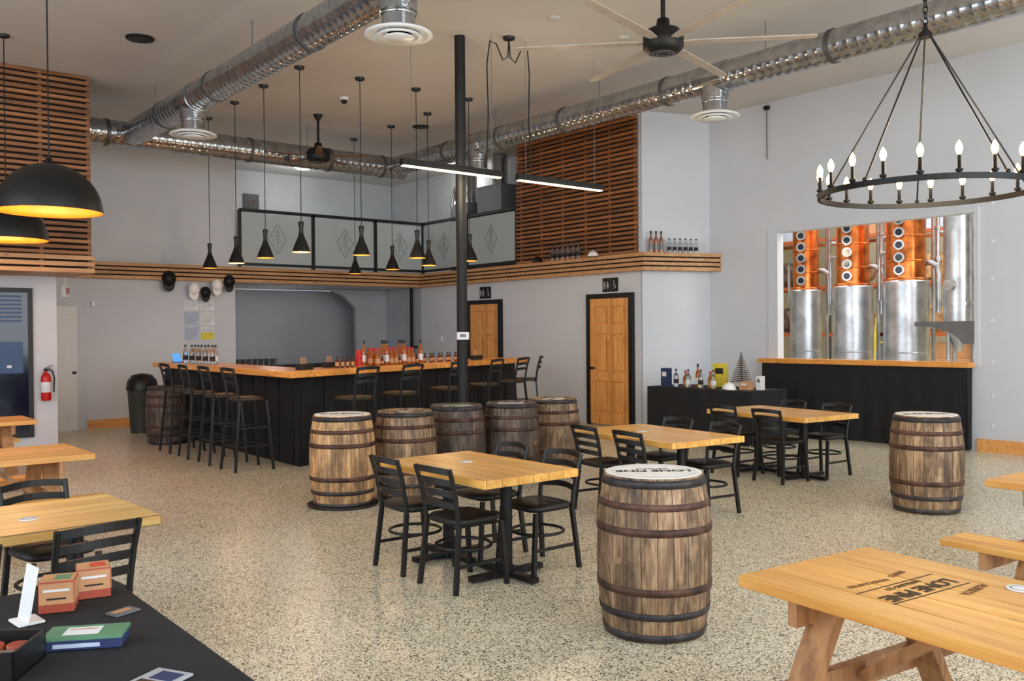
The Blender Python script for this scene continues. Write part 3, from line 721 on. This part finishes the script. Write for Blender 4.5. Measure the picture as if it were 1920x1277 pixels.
def coaster(x,y,z,g='round coasters'):
    r=root('coaster','round white drink coaster with grey print on wooden table','coaster',(x,y,z+.001),group=g)
    mk('disc',M().lathe([(.045,0),(.045,.004)],28),PAPER,parent=r);mk('print_ring',M().lathe([(.028,.0042),(.031,.0048),(.034,.0042)],28,cap=False),GREY,parent=r)
def setting(cx,cy,w,l,a,ox,oy,label):
    dtable(cx,cy,w,l,a,label)
    for sx,sy in ((-1,-1),(-1,1),(1,-1),(1,1)):
        lx,ly=sx*ox,sy*oy;x=cx+lx*math.cos(a)-ly*math.sin(a);y=cy+lx*math.sin(a)+ly*math.cos(a)
        chair(x,y,a+(-pi/2 if sx<0 else pi/2)+random.uniform(-.06,.06))
setting(3.81,5.11,.80,1.26,0,.32,.29,'honey pine pedestal table with butcher-block top')
setting(6.22,5.60,.86,1.36,-.1,.34,.30,'honey pine pedestal table beside black chairs')
setting(8.88,6.10,.88,1.44,-.12,.35,.32,'honey pine pedestal table near the still window')
coaster(3.83,5.25,.72);coaster(6.2,5.75,.72);coaster(8.8,6.2,.72)
R=root('dining_table','long honey pine table with black chairs','table',(.82,5.17,0),.05,'square pine tables')
mk('tabletop',M().box(-.72,-.42,.665,.70,.42,.72),PINEX,parent=R,bevel=.006)
for p in (-.4,.4):
    mk('pedestal',M().cyl((p,0,.04),(p,0,.66),.04,n=20),BLKM,parent=R);mk('cross_base',M().beam((p-.28,0,.03),(p+.28,0,.03),.06,.035).beam((p,-.3,.031),(p,.3,.031),.06,.035),BLKM,parent=R)
coaster(.98,5.1,.72)
chair(1.08,4.6,.18);chair(1.2,5.62,pi+.2);chair(.5,4.45,.05);chair(.5,5.75,pi)
def picnic(x,y,rot,L,label,w=.8,z=.72,bo=.72,bin_=0):
    R=root('picnic_table',label,'picnic table',(x,y,0),rot,'picnic tables')
    m=M();nb=5;bw=w/nb
    for i in range(nb):m.box(-L/2,-w/2+i*bw+.005,z-.045,L/2,-w/2+(i+1)*bw-.005,z)
    mk('tabletop',m,PICN,parent=R,bevel=.004)
    for sy in (-1,1):
        m=M()
        for k in range(2):
            y0=sy*bo-.14+k*.142;m.box(-L/2+bin_,y0,.39,L/2-bin_,y0+.136,.43)
        mk('bench',m,PICN,parent=R,bevel=.004)
    for sx in (-1,1):
        xx=sx*(L/2-.28)
        for sy in (-1,1):
            mk('leg',M().beam((xx,sy*.2,z-.05),(xx,sy*.58,0),.045,.11,up=(1,0,0)),LEGW,parent=R)
        mk('crossbeam',M().box(xx+.025,-bo-.12,.29,xx+.065,bo+.12,.385).box(xx+.025,-w/2+.03,z-.14,xx+.065,w/2-.03,z-.047),LEGW,parent=R)
        mk('brace',M().beam((xx,0,.34),(xx-sx*.42,0,z-.06),.09,.04),LEGW,parent=R)
    return R
P=picnic(3.12,1.12,pi/2-.1,1.95,'orange pine picnic table with dark branded lettering',bo=.64,bin_=.3)
rz=pi/2+.03
text('LONE PINE',.085,INKS,P,(.47,.02,.7215),(0,0,rz),bold=.03);text('DISTILLING CO.',.03,INKS,P,(.535,.02,.7215),(0,0,rz))
mk('branding_rule',M().box(.414,-.21,.7205,.420,.25,.7212),INKS,parent=P);mk('branding_rule',M().box(.56,-.21,.7205,.566,.25,.7212),INKS,parent=P)
text('ALBERTA',.045,INKB,P,(.36,-.14,.7215),(0,0,rz+.1));text('HANDCRAFTED',.03,INKB,P,(.62,.1,.7215),(0,0,rz-.1));text('SPIRITS',.035,INKB,P,(.64,-.1,.7215),(0,0,rz+.15))
picnic(6.1,1.5,pi/2-.05,1.95,'pine picnic table with benches',bo=.78)
picnic(.93,8.02,.02,2.0,'weathered orange picnic table under dome lamp',w=.9)
picnic(1.22,11.4,0,2.0,'orange picnic table near the window wall')
coaster(3.42,1.36,.72)
# ---------------------------------------------------------------- barrels
def barrel(x,y,mat,label,rot=0,H=.87,rb=.315,rh=.27,white=False):
    R=root('barrel',label,'barrel',(x,y,0),rot,'whisky barrels')
    n=14;pr=[]
    rad=lambda q:rh+(rb-rh)*(1-(2*q-1)**2)**.85
    for i in range(n+1):pr.append((rad(i/n),H*i/n))
    if white:pr+=[(rh-.012,H)]
    else:pr+=[(rh-.02,H),(rh-.026,H-.03),(.001,H-.03)]
    mk('staves',M().lathe(pr,52,cap=white).lathe([(rh-.01,0.0),(.001,.001)],52,cap=False),mat,parent=R)
    for j,(q,hh) in enumerate(((.035,.042),(.17,.036),(.32,.04),(.68,.04),(.83,.036),(.965,.042))):
        q0=q-hh/H/2;q1=q+hh/H/2;q0=max(q0,0.002);q1=min(q1,.998)
        mk('hoop',M().lathe([(rad(q0)+.001,q0*H),(rad(q0)+.005,q0*H),(rad(q1)+.005,q1*H),(rad(q1)+.001,q1*H)],52,cap=False),HOOP if j in(0,1,5) else HOOPR,parent=R)
    if white:hd=mk('barrel_head',M().lathe([(rh-.006,H-.002),(rh-.006,H+.004)],52,sm=False),OFFW,parent=R)
    else:hd=mk('barrel_head',M().lathe([(rh-.028,H-.03),(rh-.03,H-.02),(.001,H-.02)],48,cap=False,sm=False),mat,parent=R)
    mk('bung',M().cyl((rad(.5)-.02,0,H*.5),(rad(.5)+.006,0,H*.5),.02,n=18),BUNG,parent=R)
    if white:
        z=H+.0048
        th=-rot-math.atan(1380/1700.)+pi
        text('LONE PINE',.085,INK,hd,(0,0,z),(0,0,th),bold=.03);text('DISTILLING',.035,INK,hd,(.07*math.sin(th),-.07*math.cos(th),z),(0,0,th))
        mk('print_ring',M().lathe([(rh-.043,z-.001),(rh-.042,z-.0001),(rh-.040,z-.001)],48,cap=False),EMB,parent=hd)
    return R
barrel(3.76,3.40,BW1,'weathered oak whisky barrel with rusty hoops and white printed lid',rot=3.25,white=True)
barrel(8.10,4.02,BW1,'weathered oak barrel with white lid near still window',rot=2.3,white=True)
b=barrel(4.22,7.80,BW2,'pale oak barrel with branded side and white lid',rot=4.6,white=True)
mk('base_tray',M().lathe([(.33,0),(.34,.02),(.3,.025)],40),BLK,parent=b)
barrel(4.9,7.75,BW1,'weathered oak barrel with dark wooden head',rot=2.0)
barrel(5.69,7.97,BW3,'dark weathered barrel with magazines on its head',rot=1)
barrel(6.33,7.82,BW3,'dark greyish barrel with dark head',rot=5)
barrel(7.06,7.95,BW1,'weathered brown barrel with wooden head',rot=1)
barrel(4.6,13.97,BW3,'dark old barrel beside the bar',rot=.9)
def sheet(x,y,z,w,h,a,mat,label,cat='magazine',g=None,t_=.006):
    r=root(cat.replace(' ','_'),label,cat,(x,y,z),a,g)
    mk('cover',M().box(-w/2,-h/2,0,w/2,h/2,t_),mat,parent=r);mk('print',M().box(-w*.35,-h*.1,t_,w*.35,h*.25,t_+.0008),GREY if mat is not BLK else PAPER,parent=r);return r
sheet(5.66,7.95,.851,.34,.24,.3,PAPER,'white and green magazine lying on dark barrel',g='magazines on barrels')
sheet(5.74,8.0,.858,.22,.16,-.3,GREEN,'small green leaflet lying on dark barrel',g='magazines on barrels')
sheet(4.92,7.75,.851,.26,.18,.1,BLK,'black booklet lying on oak barrel head',g='magazines on barrels')
sheet(6.35,7.85,.851,.28,.2,-.6,PAPERB,'pale printed sheet lying on barrel head',g='magazines on barrels')
sheet(7.08,7.97,.851,.26,.2,.4,PAPER,'white printed sheet lying on barrel head',g='magazines on barrels')
R=root('waste_bin','dark green waste bin with black domed lid','waste bin',(4.8,15.85,0))
mk('bin_body',M().lathe([(.19,0),(.235,.72),(.24,.73)],28),BIN,parent=R)
mk('lid',M().lathe([(.25,.71),(.255,.75),(.235,.87),(.16,.97),(.001,1.0)],28,cap=False),BLK,parent=R)
def draped(x0,y0,x1,y1,z,label):
    R=root('draped_table',label,'table',(0,0,0))
    m=M().box(x0,y0,z-.01,x1,y1,z)
    for a,b in (((x0,y0),(x1,y0)),((x1,y0),(x1,y1)),((x1,y1),(x0,y1)),((x0,y1),(x0,y0))):skirt(m,a,b,.03,z,.022,.33)
    mk('tablecloth',m,CLOTH,parent=R)
    for px_,py_ in ((x0+.08,y0+.08),(x1-.08,y0+.08),(x0+.08,y1-.08),(x1-.08,y1-.08)):mk('leg',M().cyl((px_,py_,0),(px_,py_,z-.012),.02,n=10),GREY,parent=R)
    return R
draped(-.5,1.75,.985,3.66,.72,'table under a black cloth with small boxes and booklets')
draped(10.60,7.75,11.45,9.70,.78,'black-draped display table holding bottles')
def carton(x,y,z,a,patch,label):
    r=root('carton',label,'carton',(x,y,z),a,'small gift cartons')
    mk('box_body',M().box(-.055,-.055,0,.055,.055,.105),KRAFT,parent=r,bevel=.003)
    mk('top_panel',M().box(-.052,-.052,.105,.052,.052,.1065),KRAFT2,parent=r);mk('patch',M().box(-.01,-.03,.1065,.04,.03,.1075),patch,parent=r)
    mk('side_label',M().box(-.052,-.0565,.03,.052,-.055,.1),KRAFT2,parent=r);mk('side_label',M().box(.055,-.052,.03,.0565,.052,.1),KRAFT2,parent=r)
    mk('print',M().box(-.04,-.0572,.072,.04,-.0562,.08),PAPER,parent=r);mk('print',M().box(-.03,-.0572,.045,.03,-.0562,.051),INK,parent=r)
carton(.735,3.36,.722,-.35,GREEN,'small red and kraft carton with green patch on black cloth')
carton(.87,3.46,.722,-.2,RED,'small red and kraft carton with red patch on black cloth')
r=root('sign_holder','white tabletop sign holder standing on black cloth','sign holder',(.62,3.27,.722),-1.45)
mk('base',M().box(-.05,-.04,0,.05,.04,.008),WHITE,parent=r,bevel=.002);mk('panel',M().beam((0,-.01,.005),(0,.02,.18),.1,.004,up=(0,1,0)),WHITE,parent=r)
r=root('booklet_stack','green and white booklet lying on navy box','booklet',(.715,2.92,.722),-.5)
mk('box_body',M().box(-.11,-.055,0,.11,.055,.03),BLUEP,parent=r,bevel=.003);mk('cover',M().box(-.112,-.057,.03,.112,.057,.04),GREEN,parent=r);mk('label_panel',M().box(-.06,-.035,.04,.04,.035,.0408),PAPER,parent=r)
mk('print',M().box(-.05,.01,.0408,.03,.018,.0414),KRAFT2,parent=r);mk('print',M().box(-.08,-.0562,.008,.05,-.0555,.02),PAPERB,parent=r)
r=root('business_card','dark printed card lying on black cloth','card',(.89,3.17,.722),.35)
mk('card_face',M().box(-.045,-.03,0,.045,.03,.006),GREY,parent=r);mk('print',M().box(-.035,-.005,.006,.03,.018,.0066),KRAFT2,parent=r)
bx,by,ba=.44,2.87,-.6
r=root('open_display_box','open black cardboard box holding small cans','box',(bx,by,.722),ba)
mk('box_body',M().box(-.12,-.1,0,.12,.1,.006).box(-.12,-.1,0,-.114,.1,.08).box(.114,-.1,0,.12,.1,.08).box(-.12,-.1,0,.12,-.094,.08).box(-.12,.094,0,.12,.1,.08),BLK,parent=r)
for i in range(3):
    for j in range(2):
        u,v=-.07+.07*i,-.04+.08*j
        q=root('tin','small round tin in open black box','tin',(bx+u*math.cos(ba)-v*math.sin(ba),by+u*math.sin(ba)+v*math.cos(ba),.729),group='small tins')
        mk('tin_body',M().lathe([(.03,0),(.03,.04)],20),KRAFT2,parent=q);mk('lid',M().lathe([(.031,.04),(.031,.05),(.028,.052)],20),KRAFT if j else GREY,parent=q)
r=root('magazine','glossy printed leaflet lying on black cloth','magazine',(.77,2.47,.723),.5,group='magazines on cloth')
mk('cover',M().box(-.08,-.06,0,.08,.06,.006),PAPERG,parent=r);mk('print',M().box(-.065,-.045,.006,.0,.045,.0066),HOOPR,parent=r);mk('print',M().box(.01,-.045,.006,.065,.03,.0066),BLUEP,parent=r)
# ---------------------------------------------------------------- bottles
def bottle_mesh(kind):
    m=M()
    if kind in('clear','clearw'):
        m.lathe([(.001,0),(.036,.0),(.038,.01),(.038,.16),(.03,.19),(.014,.21),(.014,.25)],18,m=0,cap=False);m.lathe([(.0385,.05),(.0388,.055),(.0388,.11),(.0385,.115)],18,m=1,cap=False);m.lathe([(.016,.245),(.016,.275)],14,m=2)
        return m,[CLEAR,INK if kind=='clear' else PAPER,BLK]
    if kind in('tall','copper'):
        m.lathe([(.001,0),(.034,0),(.036,.01),(.036,.2),(.028,.24),(.014,.26),(.014,.32)],18,m=0,cap=False);m.lathe([(.0365,.05),(.0368,.055),(.0368,.14),(.0365,.145)],18,m=1,cap=False);m.lathe([(.016,.31),(.016,.36)],14,m=2)
        return m,[AMBER if kind=='tall' else COPB,PAPER if kind=='tall' else GREY,BLK]
    if kind=='amber':
        m.lathe([(.001,0),(.04,0),(.042,.01),(.042,.13),(.03,.16),(.016,.18),(.016,.22)],18,m=0,cap=False);m.lathe([(.0425,.03),(.0428,.035),(.0428,.09),(.0425,.095)],18,m=1,cap=False);m.lathe([(.018,.215),(.018,.25)],14,m=2)
        return m,[AMBER,KRAFT2,RED]
    m.lathe([(.001,0),(.022,0),(.024,.01),(.024,.08),(.01,.1),(.01,.12)],14,m=0,cap=False);m.lathe([(.0245,.02),(.0247,.022),(.0247,.065),(.0245,.067)],14,m=1,cap=False);m.lathe([(.012,.115),(.012,.14)],12,m=2)
    return m,[REDG,KRAFT2,BLK]
BT={}
def bottle(kind,x,y,z,label,g,sc=1.0):
    if kind not in BT:
        mm,mt=bottle_mesh(kind);o=mk('bottle',mm,mt,loc=(x,y,z),label=label,cat='bottle',group=g);BT[kind]=o
    else:
        o=BT[kind].copy();COL.objects.link(o);o.location=(x,y,z);o['label']=label;o['group']=g
    o.scale=(sc,sc,sc);o.rotation_euler=(0,0,random.uniform(0,6));return o
zt=1.201
for i in range(9):bottle('clearw' if i%2 else 'clear',4.95+.1*(i%2),13.05+i*.14,zt,'clear spirit bottle with printed label on bar','bottles on the bar end',1.05)
r=root('tablet_computer','small tablet with lit blue screen on bar','tablet',(5.0,14.65,zt),.6)
mk('stand',M().box(-.08,-.03,0,.08,.06,.01),BLK,parent=r);mk('screen',M().beam((0,0,.01),(0,.05,.14),.18,.01,up=(0,1,0)),SCREEN,parent=r)
def onbar(tt,nn):
    p=Vector((4.7,9.93))+Vector((.935,.354))*tt+Vector((-.354,.935))*nn;return p.x,p.y
k=0
for tt in [1.9+.1*i for i in range(11)]:
    for nn in (.22,.34,.46):
        x,y=onbar(tt,nn);kd=('amber','amber','tall','small')[k%4]
        bottle(kd,x,y,zt,{'amber':'amber whisky bottle with red cap on bar','tall':'tall amber bottle with black cap on bar','small':'small dark bitters bottle on bar'}[kd],'amber bottles on the bar',.95);k+=1
for i in range(11):
    x,y=onbar(3.05+.11*i,.3+.03*(i%2));bottle('small',x,y,zt,'small dark bitters bottle on bar','small bottles on the bar',1.0)
for i in range(4):
    x,y=onbar(1.05+.1*i,.2);bottle('small',x,y,zt,'small dark bottle beside red cups on bar','small bottles on the bar',1.1)
x,y=onbar(1.6,.3)
r=root('cup_stack','stack of red plastic cups on bar','cup stack',(x,y,zt));
for k in range(5):mk('cup',M().lathe([(.035,.1+.03*k),(.048,.02+.03*k),(.052,.015+.03*k),(.048,.0+.03*k)],20,cap=k==4),RED,parent=r)
for nn,tt in ((.25,.5),(.3,4.55),(.45,1.2)):
    x,y=onbar(tt,nn)
    r=root('napkin_caddy','small black bar caddy with straws','caddy',(x,y,zt),.4,'bar caddies');mk('caddy_tray',M().box(-.1,-.06,0,.1,.06,.07),BLK,parent=r,bevel=.004)
    for k in range(6):mk('straw',M().cyl((-.07+.02*k,0,.05),(-.07+.02*k+.01,.01,.15),.004,n=6),KRAFT2,parent=r)
for i in range(6):bottle('clear',XR-.09,11.85+i*.14,2.946,'clear bottle with dark label on wooden ledge','bottles on the ledge',1.1)
for i in range(3):bottle('copper',11.3+.09*i,10.24-.033*i,2.946,'tall copper-coloured bottle on wooden ledge','bottles on the ledge',1.0)
for i in range(6):bottle('clear',11.62+.095*i,10.12-.036*i,2.946,'clear bottle with black label on wooden ledge','bottles on the ledge',.9)
cap(OFFW,(XR-.12,11.45,2.96),(0,0,-.6),'white baseball cap resting on wooden ledge','caps on the ledge')
cap(BLKM,(XR-.12,12.95,2.96),(0,0,-.6),'black baseball cap resting on wooden ledge','caps on the ledge')
for i in range(7):bottle(['clear','amber','clearw','tall'][i%4],10.82+.08*(i%2),9.3-.12*i,.781,'spirit bottle displayed on black cloth table','bottles on the display table',1.0)
def cardbox(x,y,z,w,d,h,mat,label,a=0,pm=None):
    r=root('display_box',label,'box',(x,y,z),a,'boxes on the display table')
    mk('box_body',M().box(-w/2,-d/2,0,w/2,d/2,h),mat,parent=r,bevel=.003);mk('print',M().box(-w/2-.001,-d*.3,h*.55,-w/2,d*.3,h*.8),pm or PAPER,parent=r)
cardbox(10.82,9.5,.781,.1,.14,.28,BLUEP,'dark blue box with white print on black cloth')
cardbox(11.2,8.75,.781,.06,.25,.36,YEL,'yellow printed card standing on black cloth',pm=INK)
cardbox(10.9,8.05,.781,.14,.16,.12,KRAFT2,'small kraft carton on black cloth');cardbox(11.0,7.88,.781,.1,.08,.2,WHITE,'small white carton on black cloth',pm=GREY)
cap(OFFW,(10.82,8.3,.785),(0,0,-.6),'white baseball cap on black cloth table','caps on the ledge')
r=root('decorative_tree','small frosted brown twig tree ornament on display table','ornament',(11.25,8.4,.781))
mk('trunk',M().cyl((0,0,.02),(0,0,.54),.008,n=8),TWIG,parent=r);mk('base',M().lathe([(.06,0),(.06,.02)],16),TWIG,parent=r)
m=M()
for i in range(13):
    z=.09+.034*i;L=.17*(1-i/13.5)
    for k in range(13):
        a=k*2*pi/13+i*.5;m.cyl((0,0,z+.02),(L*math.cos(a),L*math.sin(a),z),.008,.005,n=5)
mk('branches',m,TWIG,parent=r)
for z in (.35,.75,1.2,1.75,2.3,2.8,3.3):
    mk('wall_bolt',M().cyl((XW-.012,5.3,z),(XW,5.3,z),.018,n=10),WHITE,label='small round white bolt cap on wall',cat='bolt',group='wall bolts')
mk('hanging_cable',M().cyl((XW-.03,8.78,4.4),(XW-.03,8.78,5.25),.006,n=6).box(XW-.06,8.74,5.2,XW,8.82,5.26),BLKM,label='thin black cable hanging down white wall',cat='cable')
mk('motion_sensor',M().box(-.03,-.05,0,.03,0,.1),WHITE,loc=(4.35,YF,2.15),label='small white motion sensor on wall',cat='sensor',bevel=.01)
mk('light_switch',M().box(-.008,-.04,0,0,.04,.12).box(-.012,-.012,.04,-.008,.012,.08),WHITE,loc=(XR,16.3,1.45),label='white light switch on wall beside door',cat='switch')
# ---------------------------------------------------------------- lights
def area(name,loc,target,sx,sy,power,col):
    l=bpy.data.lights.new(name,'AREA');l.shape='RECTANGLE';l.size=sx;l.size_y=sy;l.energy=power;l.color=col
    o=bpy.data.objects.new(name,l);COL.objects.link(o);o.location=loc;o.rotation_euler=(Vector(target)-Vector(loc)).to_track_quat('-Z','Y').to_euler();return o
def point(name,loc,power,col,r=.1):
    l=bpy.data.lights.new(name,'POINT');l.energy=power;l.color=col;l.shadow_soft_size=r
    o=bpy.data.objects.new(name,l);COL.objects.link(o);o.location=loc;return o
area('rear_daylight_fill',(4,-3.8,2.9),(5,6,.6),12,4,640,(.90,.955,1))  # added area fill behind the camera, standing in for daylight
area('left_daylight_fill',(-4.6,5,2.7),(5,7,.6),9,4,360,(.88,.94,1))  # second added fill panel, unseen on the left, tinted like daylight
point('chandelier_light',(cx,cy,cz+.35),70,(1,.76,.47),.3)
for x in (6.3,8.0):point('linear_light',(x,8.81,zl-.12),34,(1,.82,.56),.15)
for x,y in ((2.03,9.45),(2.2,12.5)):point('dome_light',(x,y,2.9),26,(1,.7,.38),.06)
point('mezzanine_light',(8.95,18.2,4.9),22,(1,1,.97),.15);point('mezzanine_light',(11.75,16.2,4.9),15,(1,1,.97),.15)
point('recess_fill',(8.4,18.6,1.7),5,(1,.98,.94),.3)  # bare point light added to lighten the recess walls
area('still_room_light',(15.5,8,5.2),(15.5,8,0),5,8,440,(1,1,.95))
area('still_room_side_light',(13.2,3,3.2),(15,8.5,2.4),2,2,190,(1,1,.95))
for x,y in ((5.65,11.6),(7.0,11.5),(8.5,12.2),(5.7,14)):point('bar_light',(x,y,2.7),16,(1,.66,.33),.05)
w=bpy.data.worlds.new('world');bpy.context.scene.world=w;w.use_nodes=True
w.node_tree.nodes['Background'].inputs[0].default_value=(.80,.89,1,1);w.node_tree.nodes['Background'].inputs[1].default_value=.85
# ---------------------------------------------------------------- camera
f=1700.0;H=1.65
yaw=math.atan(1380/f);pitch=-math.atan(16.5/f);rho=0.008
fw0=Vector((math.sin(yaw),math.cos(yaw),0));r0=Vector((math.cos(yaw),-math.sin(yaw),0));u0=Vector((0,0,1))
fw=(fw0*math.cos(pitch)+u0*math.sin(pitch));up=(u0*math.cos(pitch)-fw0*math.sin(pitch))
rr=r0*math.cos(rho)-up*math.sin(rho);uu=up*math.cos(rho)+r0*math.sin(rho)
cam=bpy.data.cameras.new('camera');co=bpy.data.objects.new('camera',cam);COL.objects.link(co)
cam.sensor_width=36;cam.lens=36*f/1920;cam.clip_end=100;cam.clip_start=.05
mt=Matrix((rr,uu,-fw)).transposed().to_4x4();mt.translation=Vector((0,0,H));co.matrix_world=mt
bpy.context.scene.camera=co
bpy.context.scene.view_settings.view_transform='Standard'
bpy.context.scene.view_settings.look='None'
